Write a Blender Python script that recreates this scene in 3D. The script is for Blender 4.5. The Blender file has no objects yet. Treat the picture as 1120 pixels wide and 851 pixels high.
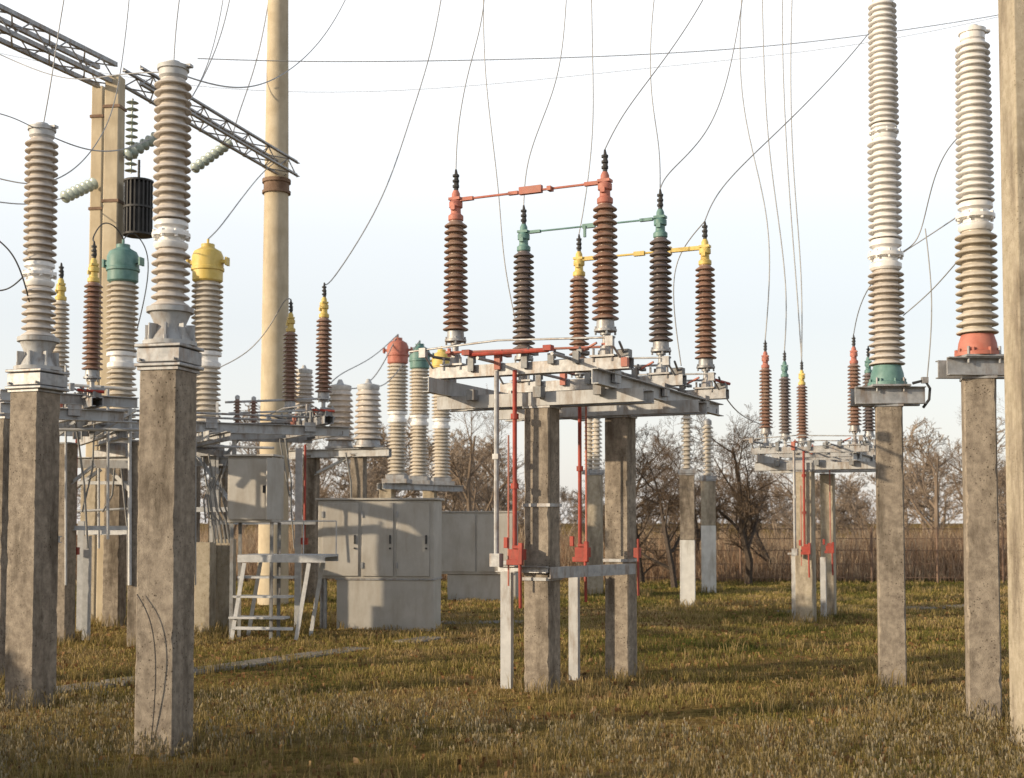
import bpy, math, random
import numpy as np
from mathutils import Vector, Matrix
random.seed(7); RNG=np.random.default_rng(11)
F=1400.0; CAMH=1.6; SH=79.0; TH=math.atan((144.5-SH)/F)
def P(px,py,d):
    cx=(px-560)/F; cy=(425.5+SH-py)/F
    Y=math.cos(TH)-cy*math.sin(TH); Z=math.sin(TH)+cy*math.cos(TH)
    s=d/Y
    return Vector((cx*s,d,CAMH+Z*s))
def X(px,d,py=600): return P(px,py,d).x
scene=bpy.context.scene
COL=scene.collection
# ------------------------------------------------------------ materials
def newmat(name):
    m=bpy.data.materials.new(name); m.use_nodes=True
    nt=m.node_tree; b=nt.nodes['Principled BSDF']; return m,nt,b
def surf(name,c1,c2,scale=6,rough=.7,metal=0,bump=.1,stain=None,stain_amt=.5,stain_scale=1.5,stretch=(1,1,1),fine=60,bdist=.01,spec=.3):
    m,nt,b=newmat(name); N=nt.nodes; L=nt.links
    geo=N.new('ShaderNodeNewGeometry'); mp=N.new('ShaderNodeMapping'); mp.inputs['Scale'].default_value=stretch
    L.new(geo.outputs['Position'],mp.inputs['Vector'])
    n1=N.new('ShaderNodeTexNoise'); n1.inputs['Scale'].default_value=scale; n1.inputs['Detail'].default_value=6; n1.inputs['Roughness'].default_value=.65
    L.new(mp.outputs[0],n1.inputs['Vector'])
    r=N.new('ShaderNodeValToRGB'); r.color_ramp.elements[0].position=.35; r.color_ramp.elements[1].position=.65
    r.color_ramp.elements[0].color=(*c1,1); r.color_ramp.elements[1].color=(*c2,1)
    L.new(n1.outputs['Fac'],r.inputs['Fac']); out=r.outputs[0]
    if stain:
        n2=N.new('ShaderNodeTexNoise'); n2.inputs['Scale'].default_value=stain_scale; n2.inputs['Detail'].default_value=8; n2.inputs['Roughness'].default_value=.7
        mp2=N.new('ShaderNodeMapping'); mp2.inputs['Scale'].default_value=(2.5,2.5,.6); L.new(geo.outputs['Position'],mp2.inputs['Vector']); L.new(mp2.outputs[0],n2.inputs['Vector'])
        r2=N.new('ShaderNodeValToRGB'); r2.color_ramp.elements[0].position=.48; r2.color_ramp.elements[1].position=.66
        r2.color_ramp.elements[0].color=(0,0,0,1); r2.color_ramp.elements[1].color=(stain_amt,)*3+(1,)
        L.new(n2.outputs['Fac'],r2.inputs['Fac'])
        mx=N.new('ShaderNodeMix'); mx.data_type='RGBA'; L.new(r2.outputs[0],mx.inputs[0]); L.new(out,mx.inputs[6]); mx.inputs[7].default_value=(*stain,1); out=mx.outputs[2]
    L.new(out,b.inputs['Base Color'])
    b.inputs['Roughness'].default_value=rough; b.inputs['Metallic'].default_value=metal
    b.inputs['Specular IOR Level'].default_value=spec
    n3=N.new('ShaderNodeTexNoise'); n3.inputs['Scale'].default_value=fine; n3.inputs['Detail'].default_value=4; L.new(geo.outputs['Position'],n3.inputs['Vector'])
    bp=N.new('ShaderNodeBump'); bp.inputs['Strength'].default_value=bump; bp.inputs['Distance'].default_value=bdist
    L.new(n3.outputs['Fac'],bp.inputs['Height']); L.new(bp.outputs[0],b.inputs['Normal'])
    return m
def concrete(name,c1,c2,dark,pit=1.0):
    m=surf(name,c1,c2,scale=14,rough=.92,bump=.8,stain=dark,stain_amt=.85,stain_scale=1.7,fine=110,bdist=.007,spec=.12)
    nt=m.node_tree;N=nt.nodes;L=nt.links;b=N['Principled BSDF']
    geo=N.new('ShaderNodeNewGeometry')
    nw=N.new('ShaderNodeTexNoise'); nw.inputs['Scale'].default_value=20; L.new(geo.outputs['Position'],nw.inputs['Vector'])
    vm=N.new('ShaderNodeVectorMath'); vm.operation='MULTIPLY_ADD'; L.new(nw.outputs['Color'],vm.inputs[0]); vm.inputs[1].default_value=(.03,.03,.03); L.new(geo.outputs['Position'],vm.inputs[2])
    v=N.new('ShaderNodeTexVoronoi'); v.inputs['Scale'].default_value=36; L.new(vm.outputs[0],v.inputs['Vector'])
    r=N.new('ShaderNodeValToRGB'); r.color_ramp.elements[0].position=.12; r.color_ramp.elements[1].position=.26
    r.color_ramp.elements[0].color=(.2,.18,.16,1); r.color_ramp.elements[1].color=(1,1,1,1); L.new(v.outputs['Distance'],r.inputs['Fac'])
    n4=N.new('ShaderNodeTexNoise'); n4.inputs['Scale'].default_value=4; n4.inputs['Detail'].default_value=4; L.new(geo.outputs['Position'],n4.inputs['Vector'])
    r4=N.new('ShaderNodeValToRGB'); r4.color_ramp.elements[0].position=.42; r4.color_ramp.elements[1].position=.6; r4.color_ramp.elements[1].color=(pit,pit,pit,1); L.new(n4.outputs['Fac'],r4.inputs['Fac'])
    mx=N.new('ShaderNodeMix'); mx.data_type='RGBA'; mx.blend_type='MULTIPLY'; L.new(r4.outputs[0],mx.inputs[0])
    src=b.inputs['Base Color'].links[0].from_socket; L.new(src,mx.inputs[6]); L.new(r.outputs[0],mx.inputs[7]); L.new(mx.outputs[2],b.inputs['Base Color'])
    return m
M={}
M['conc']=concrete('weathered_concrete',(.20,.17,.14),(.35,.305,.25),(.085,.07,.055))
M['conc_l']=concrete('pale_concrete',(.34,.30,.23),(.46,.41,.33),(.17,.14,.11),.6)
M['conc_w']=surf('whitewashed_concrete',(.6,.6,.58),(.72,.72,.7),rough=.9,stain=(.3,.27,.22),stain_amt=.6,spec=.1)
M['pole']=surf('pole_concrete',(.46,.39,.28),(.56,.49,.37),scale=3,rough=.9,stain=(.33,.28,.21),stain_amt=.5,spec=.1)
M['galv']=surf('galvanised_steel',(.27,.28,.295),(.42,.43,.445),scale=14,rough=.5,metal=.3,stain=(.20,.13,.08),stain_amt=.65,stain_scale=4,bump=.05)
M['galvl']=surf('pale_galvanised_steel',(.42,.43,.44),(.55,.56,.57),scale=14,rough=.6,metal=.1,bump=.05)
M['galvd']=surf('dull_steel',(.17,.18,.19),(.27,.28,.29),scale=14,rough=.6,metal=.3,stain=(.14,.10,.07),stain_amt=.65,stain_scale=4,bump=.05)
M['grey']=surf('grey_paint',(.36,.37,.38),(.48,.49,.50),scale=5,rough=.55,stain=(.20,.15,.11),stain_amt=.8,stain_scale=3,bump=.05)
M['cab']=surf('cabinet_paint',(.40,.385,.355),(.47,.455,.425),scale=3,rough=.5,stain=(.30,.26,.21),stain_amt=.5,stain_scale=2,bump=.04)
M['red']=surf('red_paint',(.29,.04,.03),(.39,.075,.055),scale=8,rough=.55,stain=(.16,.06,.045),stain_amt=.8,stain_scale=6,bump=.05)
M['redf']=surf('faded_red_paint',(.40,.13,.095),(.50,.20,.155),scale=8,rough=.6,stain=(.28,.17,.14),stain_amt=.7,bump=.05)
M['yel']=surf('yellow_paint',(.60,.44,.11),(.69,.54,.19),scale=8,rough=.5,stain=(.42,.29,.12),stain_amt=.6,bump=.05)
M['grn']=surf('green_paint',(.10,.21,.195),(.17,.30,.28),scale=8,rough=.5,stain=(.08,.14,.12),stain_amt=.5,bump=.05)
M['brown']=surf('brown_porcelain',(.20,.115,.085),(.28,.17,.13),scale=12,rough=.3,stain=(.33,.26,.21),stain_amt=.8,stain_scale=3,bump=.02,spec=.6)
M['dark']=surf('dark_porcelain',(.11,.09,.09),(.17,.14,.135),scale=12,rough=.3,stain=(.24,.2,.18),stain_amt=.8,bump=.02,spec=.6)
M['taupe']=surf('grey_cream_porcelain',(.50,.46,.42),(.62,.58,.54),scale=12,rough=.35,stain=(.34,.28,.23),stain_amt=.7,bump=.02,spec=.5)
M['pale']=surf('pale_fade_porcelain',(.72,.715,.71),(.82,.815,.81),scale=12,rough=.3,stain=(.55,.53,.5),stain_amt=.5,bump=.02,spec=.5)  # pale metal joints; on upper stack ribs, a white haze fade put into colour
M['beige']=surf('beige_porcelain',(.50,.46,.40),(.61,.56,.49),scale=12,rough=.35,stain=(.3,.26,.2),stain_amt=.5,bump=.02,spec=.5)
M['glass']=surf('greenish_glass',(.33,.40,.37),(.45,.51,.48),scale=12,rough=.15,bump=.0,spec=.7)
M['black']=surf('black_rubber',(.03,.03,.032),(.06,.06,.062),rough=.6,bump=.02)
M['cable']=surf('grey_cable',(.17,.17,.17),(.27,.27,.265),rough=.7,bump=.02)
M['wire']=surf('aluminium_wire',(.28,.28,.28),(.37,.37,.37),rough=.5,metal=.2,bump=.02)
M['rust']=surf('rusty_steel',(.16,.10,.07),(.26,.18,.13),rough=.8,bump=.2)
M['bark']=surf('bare_bark',(.06,.048,.04),(.11,.09,.075),scale=20,rough=.95,bump=.5,spec=.05)
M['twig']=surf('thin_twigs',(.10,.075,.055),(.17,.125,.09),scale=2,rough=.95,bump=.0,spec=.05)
M['htwig']=surf('hazy_twigs',(.15,.115,.085),(.23,.18,.14),scale=2,rough=1,bump=.0,spec=.0)  # haze of distance put into the twig colour
M['fartwig']=surf('haze_paled_twigs',(.24,.19,.15),(.35,.29,.235),scale=.3,rough=1,bump=.0,spec=.0)  # still paler brown, painting in haze over the far trees
M['slab']=concrete('slab_concrete',(.22,.20,.17),(.30,.27,.23),(.12,.10,.08))
def attrmat(name,trans=.3):
    m=bpy.data.materials.new(name); m.use_nodes=True; nt=m.node_tree;N=nt.nodes;L=nt.links
    for n in list(N): N.remove(n)
    o=N.new('ShaderNodeOutputMaterial'); a=N.new('ShaderNodeAttribute'); a.attribute_name='tint'
    d=N.new('ShaderNodeBsdfDiffuse'); t=N.new('ShaderNodeBsdfTranslucent'); mx=N.new('ShaderNodeMixShader'); mx.inputs[0].default_value=trans
    L.new(a.outputs['Color'],d.inputs[0]); L.new(a.outputs['Color'],t.inputs[0]); L.new(d.outputs[0],mx.inputs[1]); L.new(t.outputs[0],mx.inputs[2]); L.new(mx.outputs[0],o.inputs[0])
    return m
M['blade']=attrmat('grass_blades')
# ------------------------------------------------------------ mesh builder
class MB:
    def __init__(s): s.v=[];s.f=[];s.m=[]
    def add(s,v,f,m=0):
        o=len(s.v); s.v+= [tuple(a) for a in v]; s.f+=[tuple(i+o for i in q) for q in f]; s.m+=[m]*len(f); return s
    def box(s,c,size,m=0,rz=0,R=None,taper=1):
        x,y,z=[a/2 for a in size]; c=Vector(c); R=R or Matrix.Rotation(rz,3,'Z')
        vs=[]
        for k,(i,j,l) in enumerate([(-1,-1,-1),(1,-1,-1),(1,1,-1),(-1,1,-1),(-1,-1,1),(1,-1,1),(1,1,1),(-1,1,1)]):
            t=taper if l>0 else 1
            vs.append(c+R@Vector((i*x*t,j*y*t,l*z)))
        return s.add(vs,[(3,2,1,0),(4,5,6,7),(0,1,5,4),(1,2,6,5),(2,3,7,6),(3,0,4,7)],m)
    def ext(s,prof,p1,p2,m=0,up=(0,0,1)):
        p1=Vector(p1);p2=Vector(p2); a=(p2-p1).normalized(); up=Vector(up); sd=a.cross(up).normalized(); u=sd.cross(a)
        n=len(prof); vs=[p1+sd*x+u*y for x,y in prof]+[p2+sd*x+u*y for x,y in prof]
        fs=[(i,(i+1)%n,n+(i+1)%n,n+i) for i in range(n)]+[tuple(reversed(range(n))),tuple(range(n,2*n))]
        return s.add(vs,fs,m)
    def chan(s,p1,p2,h=.18,w=.07,t=.012,m=0,flip=1,up=(0,0,1)):
        pr=[(0,-h/2),(w,-h/2),(w,-h/2+t),(t,-h/2+t),(t,h/2-t),(w,h/2-t),(w,h/2),(0,h/2)]
        if flip<0: pr=[(-x,y) for x,y in reversed(pr)]
        return s.ext(pr,p1,p2,m,up)
    def ang(s,p1,p2,w=.06,t=.008,m=0,up=(0,0,1)):
        return s.ext([(0,0),(w,0),(w,t),(t,t),(t,w),(0,w)],p1,p2,m,up)
    def cyl(s,p1,p2,r1,r2=None,n=12,m=0):
        r2=r1 if r2 is None else r2; return s.tube([p1,p2],[r1,r2],n,m)
    def tube(s,pts,r,n=6,m=0):
        pts=[Vector(p) for p in pts]; k=len(pts)
        if not hasattr(r,'__len__'): r=[r]*k
        vs=[];a=None
        for i in range(k):
            t=(pts[min(i+1,k-1)]-pts[max(i-1,0)]).normalized()
            if a is None:
                ref=Vector((1,0,0)) if abs(t.x)<.8 else Vector((0,1,0)); a=t.cross(ref).normalized()
            else: a=(a-t*a.dot(t)).normalized()
            b=t.cross(a)
            for j in range(n):
                q=2*math.pi*j/n; vs.append(pts[i]+(a*math.cos(q)+b*math.sin(q))*r[i])
        fs=[]
        for i in range(k-1):
            for j in range(n): fs.append((i*n+j,i*n+(j+1)%n,(i+1)*n+(j+1)%n,(i+1)*n+j))
        fs.append(tuple(reversed(range(n)))); fs.append(tuple(range((k-1)*n,k*n)))
        return s.add(vs,fs,m)
    def lathe(s,prof,n=24,o=(0,0,0),m=0,R=None):
        o=Vector(o); vs=[]
        for r,z in prof:
            for j in range(n):
                q=2*math.pi*j/n; p=Vector((r*math.cos(q),r*math.sin(q),z)); vs.append(o+(R@p if R else p))
        k=len(prof); fs=[]
        for i in range(k-1):
            for j in range(n): fs.append((i*n+j,i*n+(j+1)%n,(i+1)*n+(j+1)%n,(i+1)*n+j))
        fs.append(tuple(reversed(range(n)))); fs.append(tuple(range((k-1)*n,k*n)))
        return s.add(vs,fs,m)
    def obj(s,name,parent=None,mats=('galv',),bevel=0,sharp=35):
        me=bpy.data.meshes.new(name); me.from_pydata(s.v,[],s.f); 
        for k in mats: me.materials.append(M[k])
        me.polygons.foreach_set('material_index',s.m)
        me.polygons.foreach_set('use_smooth',[True]*len(s.f))
        me.update()
        try: me.set_sharp_from_angle(angle=math.radians(sharp))
        except Exception: pass
        ob=bpy.data.objects.new(name,me); COL.objects.link(ob)
        if parent: ob.parent=parent
        if bevel:
            b=ob.modifiers.new('bevel','BEVEL'); b.width=bevel; b.segments=2; b.limit_method='ANGLE'
        return ob
def tag(o,label,cat,group=None):
    o['label']=label; o['category']=cat
    if group: o['group']=group
def thing(name,label,cat,loc=(0,0,0),rz=0,group=None,scale=1):
    e=bpy.data.objects.new(name,None); COL.objects.link(e); e.empty_display_size=.2
    e.location=loc; e.rotation_euler=(0,0,rz); e.scale=(scale,)*3; tag(e,label,cat,group); return e
def copy_thing(root,loc,rz=None,label=None,scale=None,skip=()):
    def cp(o,par):
        n=o.copy(); COL.objects.link(n)
        if par: n.parent=par; n.matrix_parent_inverse=o.matrix_parent_inverse.copy()
        for c in o.children:
            if c.name.split('.')[0] in skip: continue
            cp(c,n)
        return n
    r=cp(root,None); r.location=loc
    if rz is not None: r.rotation_euler=(0,0,rz)
    if scale: r.scale=(scale,)*3
    if label: r['label']=label
    return r
def sheds(z0,z1,n,rc,rs,rs2=None):
    rs2=rs if rs2 is None else rs2; p=(z1-z0)/n; out=[]
    for i in range(n):
        z=z0+i*p; R=rs+(rs2-rs)*i/max(1,n-1)
        out+=[(rc,z),(rc+.1*(R-rc),z+.22*p),(R*.97,z+.12*p),(R,z+.2*p),(R*.98,z+.32*p),(rc+.25*(R-rc),z+.68*p),(rc,z+.85*p)]
    out.append((rc,z1)); return out
# ------------------------------------------------------------ concrete posts
posts=[]
def post(px,d,w,h,rz,label,mat='conc',w2=None,group='concrete support posts',white=0,plate=True,taper=.97):
    e=thing('concrete_post',label,'concrete post',(X(px,d),d,0),math.radians(rz),group)
    w2=w2 or w
    if white:
        MB().box((0,0,white/2-.1),(w,w2,white+.2)).obj('whitewashed_base',e,('conc_w',),.012)
        MB().box((0,0,(h+white)/2),(w*.985,w2*.985,h-white)).obj('shaft',e,(mat,),.012)
    else:
        b=MB(); n=40
        rings=[]; chips=[[0]*(n+1) for _ in range(4)]
        for q in range(4):
            for _ in range(5):
                k=random.randrange(n+1); chips[q][k]=random.uniform(.004,.016)
        for i in range(n+1):
            t=i/n; z=-.2+(h+.2)*t; s_=(1-(1-taper)*t); a=w/2*s_; bb=w2/2*s_; jit=lambda: random.uniform(-.0008,.0008)
            c=[.011+chips[q][i] for q in range(4)]
            rings.append([(x+jit(),y+jit(),z) for x,y in [(-a+c[0],-bb),(a-c[1],-bb),(a,-bb+c[1]),(a,bb-c[2]),(a-c[2],bb),(-a+c[3],bb),(-a,bb-c[3]),(-a,-bb+c[0])]])
        vs=[p for r in rings for p in r]; fs=[]
        for i in range(n):
            for j in range(8): fs.append((i*8+j,i*8+(j+1)%8,(i+1)*8+(j+1)%8,(i+1)*8+j))
        fs.append(tuple(range(n*8,n*8+8))); b.add(vs,fs); b.obj('shaft',e,(mat,))
    if plate:
        MB().box((0,0,h+.012),(w*1.05,w2*1.05,.02)).obj('cap_plate',e,('galv',))
    posts.append(e); return e
post(36,11.2,.31,2.72,-20,'weathered concrete post carrying a ribbed insulator stack, stained dark','conc')
post(182,9.0,.30,2.65,-14,'close weathered concrete post with pitted face and insulator stack')
post(593,12.1,.265,2.66,-25.5,'rough concrete post holding up the disconnector frame')
post(679,13.2,.26,2.66,-25.5,'concrete post under the inner end of the disconnector frame')
post(974,12.6,.26,2.72,-14,'concrete post carrying tall haze-whitened insulator with green flange')
post(1073,10.5,.255,2.76,-14,'concrete post carrying tall insulator with red flange')
post(1,12.9,.3,2.62,-20,'brown concrete post beside the steel frame')
post(149,16.5,.16,2.62,-10,'dark concrete post standing behind a nearer post')
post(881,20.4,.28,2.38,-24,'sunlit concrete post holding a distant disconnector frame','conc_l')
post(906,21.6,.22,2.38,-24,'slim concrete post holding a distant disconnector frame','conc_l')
post(650,28,.36,2.6,-10,'pale concrete post with thin insulator on top','conc_l')
post(752,23.8,.28,2.45,-8,'concrete post with whitewashed lower half',white=1.25)
post(775,29,.33,2.5,-8,'pale concrete post with whitewashed base',mat='conc_l',white=1.5)
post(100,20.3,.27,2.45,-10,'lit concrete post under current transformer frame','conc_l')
post(126,19.6,.27,2.45,-10,'concrete post under current transformer frame')
post(206,19.6,.27,2.45,-10,'concrete post under current transformer frame')
post(240,19.2,.27,2.45,-10,'concrete post under current transformer frame')
post(68,17,.27,2.62,-10,'concrete post under steel gantry frame')
post(392,25,.27,2.9,-10,'dark concrete post under the row of bushings')
post(340,25.4,.27,2.9,-10,'dark concrete post under the row of bushings')
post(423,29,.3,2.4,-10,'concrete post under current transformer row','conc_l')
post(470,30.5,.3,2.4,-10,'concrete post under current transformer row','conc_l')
post(225,18.3,.24,1.30,-8,'short pale concrete pier in the grass','conc_l',plate=False)
post(247,18.6,.24,1.34,-8,'short pale concrete pier in the grass','conc_l',plate=False)
e=thing('concrete_pole','tall square pale concrete pole rising beyond the wires','pole',(X(1116,9.2)+.15,9.2,0),math.radians(-2))
MB().box((0,0,4.8),(.38,.33,10.0),taper=.95).obj('shaft',e,('conc_l',),.012)
# ------------------------------------------------------------ insulator stacks on posts
def stack(loc,sc,label,segs,rz=0):
    e=thing('post_insulator',label,'insulator',loc,rz,'tall insulator stacks on posts',sc)
    z=0
    for k in segs:
        kind,h,r,mt=k[:4]
        b=MB()
        if kind=='block':
            b.box((0,0,z+h/2),(r*2,r*2,h*.62)); b.box((0,0,z+h-.012),(r*2.15,r*2.15,.024)); b.box((0,0,z+.012),(r*2.15,r*2.15,.024))
            for x in (-.8,.8):
                b.cyl((x*r,-r*1.02,z+h*.3),(x*r,-r*1.02-.02,z+h*.3),.012,n=6)
            b.obj('base_block',e,(mt,),.006)
        elif kind=='beam':
            b.chan((-r*2.0,-.09,z+h/2),(r*2.0,-.09,z+h/2),h,.06,.01,flip=1); b.chan((-r*2.0,.09,z+h/2),(r*2.0,.09,z+h/2),h,.06,.01,flip=-1)
            b.box((0,0,z+h+.01),(r*2.2,r*2.2,.02))
            for x in (-.13,.13):
                for y in (-.13,.13): b.cyl((x,y,z+h-.05),(x,y,z+h+.09),.012,n=6)
            b.obj('support_beam',e,(mt,),.003); z+=.02
        elif kind=='ped':
            b.lathe([(r*1.25,z),(r*1.25,z+.03),(r*1.02,z+.035),(r*.72,z+h*.45),(r*.72,z+h*.55),(r*.95,z+h*.85),(r*1.1,z+h*.87),(r*1.1,z+h)],20)
            for q in range(8):
                a=q*math.pi/4+.3; R=Matrix.Rotation(a,3,'Z')
                b.box(R@Vector((r*.95,0,z+h*.3)),(r*.4,.012,h*.5),R=R)
                b.cyl(R@Vector((r*1.1,0,z)),R@Vector((r*1.1,0,z+.06)),.013,n=6)
            b.obj('pedestal',e,(mt,))
        elif kind=='ribs':
            n=k[4]; b.lathe(sheds(z,z+h,n,r*.66,r,k[5] if len(k)>5 else r),28); b.obj('ribbed_porcelain',e,(mt,),sharp=50)
        elif kind=='joint':
            b.lathe([(r*.9,z),(r*1.0,z+.02),(r*1.0,z+h*.2),(r*.75,z+h*.28),(r*.75,z+h*.42),(r*1.12,z+h*.44),(r*1.12,z+h*.56),(r*.75,z+h*.58),(r*.75,z+h*.72),(r*1.0,z+h*.8),(r*1.0,z+h-.02),(r*.9,z+h)],24)
            for q in range(8):
                a=q*math.pi/4; b.cyl((r*1.0*math.cos(a),r*1.0*math.sin(a),z+h*.36),(r*1.0*math.cos(a),r*1.0*math.sin(a),z+h*.64),.014,n=6)
            b.obj('metal_joint',e,(mt,))
        elif kind=='flange':
            b.lathe([(r*1.15,z),(r*1.15,z+.03),(r*1.0,z+.04),(r*.95,z+h*.6),(r*.8,z+h)],24)
            for q in range(8):
                a=q*math.pi/4+.2; b.cyl((r*1.07*math.cos(a),r*1.07*math.sin(a),z),(r*1.07*math.cos(a),r*1.07*math.sin(a),z+.06),.014,n=6)
            b.obj('flange',e,(mt,))
        elif kind=='cap':
            b.lathe([(r*.8,z),(r,z+.02),(r,z+h*.5),(r*1.12,z+h*.52),(r*1.12,z+h*.75),(r*.6,z+h*.78),(r*.5,z+h)],24)
            b.box((r*.9,0,z+h*.7),(r*1.1,.05,.02)); b.obj('cap',e,(mt,))
        z+=h
    return e
segL=[('block',.16,.165,'galv'),('ped',.27,.15,'grey'),('ribs',.42,.135,'taupe',7),('joint',.20,.12,'pale'),('ribs',1.02,.132,'taupe',17),('cap',.13,.10,'galvl')]
stack((X(183,9.0),9.0,2.675),1,'grey-cream ribbed insulator stack on a pitted concrete post',segL,-.24)
stack((X(38,11.2),11.2,2.745),1.08,'grey-cream ribbed insulator stack on a stained concrete post',segL,-.34)
stack((X(973,12.6),12.6,2.745),1,'tall insulator stack, haze painted white above, green flange below',
      [('beam',.17,.17,'galv'),('flange',.20,.165,'grn'),('ribs',.95,.175,'taupe',15),('joint',.30,.155,'pale'),('ribs',1.02,.165,'pale',15),('joint',.14,.13,'pale'),('ribs',1.25,.15,'pale',21,.14),('cap',.14,.10,'pale')],-.05)  # pale upper ribs carry the whitening haze in their colour
stack((X(1073,10.5),10.5,2.785),1,'tall insulator stack, haze painted pale above, red flange below',
      [('beam',.15,.15,'galv'),('flange',.18,.16,'redf'),('ribs',.86,.168,'beige',13),('joint',.24,.14,'pale'),('ribs',1.35,.155,'pale',24,.14),('cap',.14,.10,'pale')],.05)  # upper ribs coloured pale to paint in the fade to white
e=thing('earthing_hook','dark steel hook hanging from the support beam','hook',(X(1012,12.5),12.5,2.95)); MB().tube([(-.1,0,0),(.02,0,.03),(.07,0,-.05),(.06,0,-.16),(.0,0,-.24)],.014,6).obj('rod',e,('black',)); MB().box((.02,0,.03),(.06,.05,.06)).obj('clamp',e,('galv',))
# ------------------------------------------------------------ disconnector
DL=Vector((-.545,12.3,0)); DR=math.radians(-25.5); ZB=3.33; KS=1.04
def W2L(p):
    q=Vector(p)-DL; c,s=math.cos(-DR),math.sin(-DR); return Vector((q.x*c-q.y*s,q.x*s+q.y*c,q.z))
def L2W(root,x,y,z):
    r=root.rotation_euler[2]; s=root.scale[0]; c_,s_=math.cos(r),math.sin(r); return Vector((root.location.x+s*(x*c_-y*s_),root.location.y+s*(x*s_+y*c_),s*z))
def term(root,x,i): return L2W(root,x,i*1.56,ZB+1.62*KS)
def switch_insulator(parent,loc,body,capm):
    b=MB(); b.lathe([(.03,-.16),(.03,-.03),(.05,-.03),(.05,0)],12); b.lathe([(.105,0),(.105,.02),(.085,.025),(.08,.1)],20)
    for q in range(4):
        a=q*math.pi/2+.5; b.cyl((.09*math.cos(a),.09*math.sin(a),-.03),(.09*math.cos(a),.09*math.sin(a),.045),.01,n=6)
    b.lathe(sheds(.10,1.13,17,.066,.125,.112),26,m=1)
    o=b.obj('insulator',parent,('galv',body),sharp=50); o.location=loc; o.scale=(1,1,KS)
    c=MB(); c.lathe([(.062,1.13),(.074,1.14),(.074,1.18),(.05,1.20),(.048,1.25),(.066,1.26),(.066,1.31),(.042,1.33),(.04,1.39),(.026,1.42)],18)
    c.box((0,0,1.34),(.12,.09,.025)); c.box((.0,-.055,1.25),(.045,.035,.045))
    c.obj('cap',o,(capm,))
    t=MB(); t.tube([(0,0,1.41),(0,.01,1.47),(.005,0,1.55),(0,0,1.62)],[.022,.026,.022,.010],8)
    for z in (1.45,1.5,1.55): t.lathe([(.034,z),(.034,z+.02)],8)
    t.obj('terminal',o,('black',))
    return o
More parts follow.
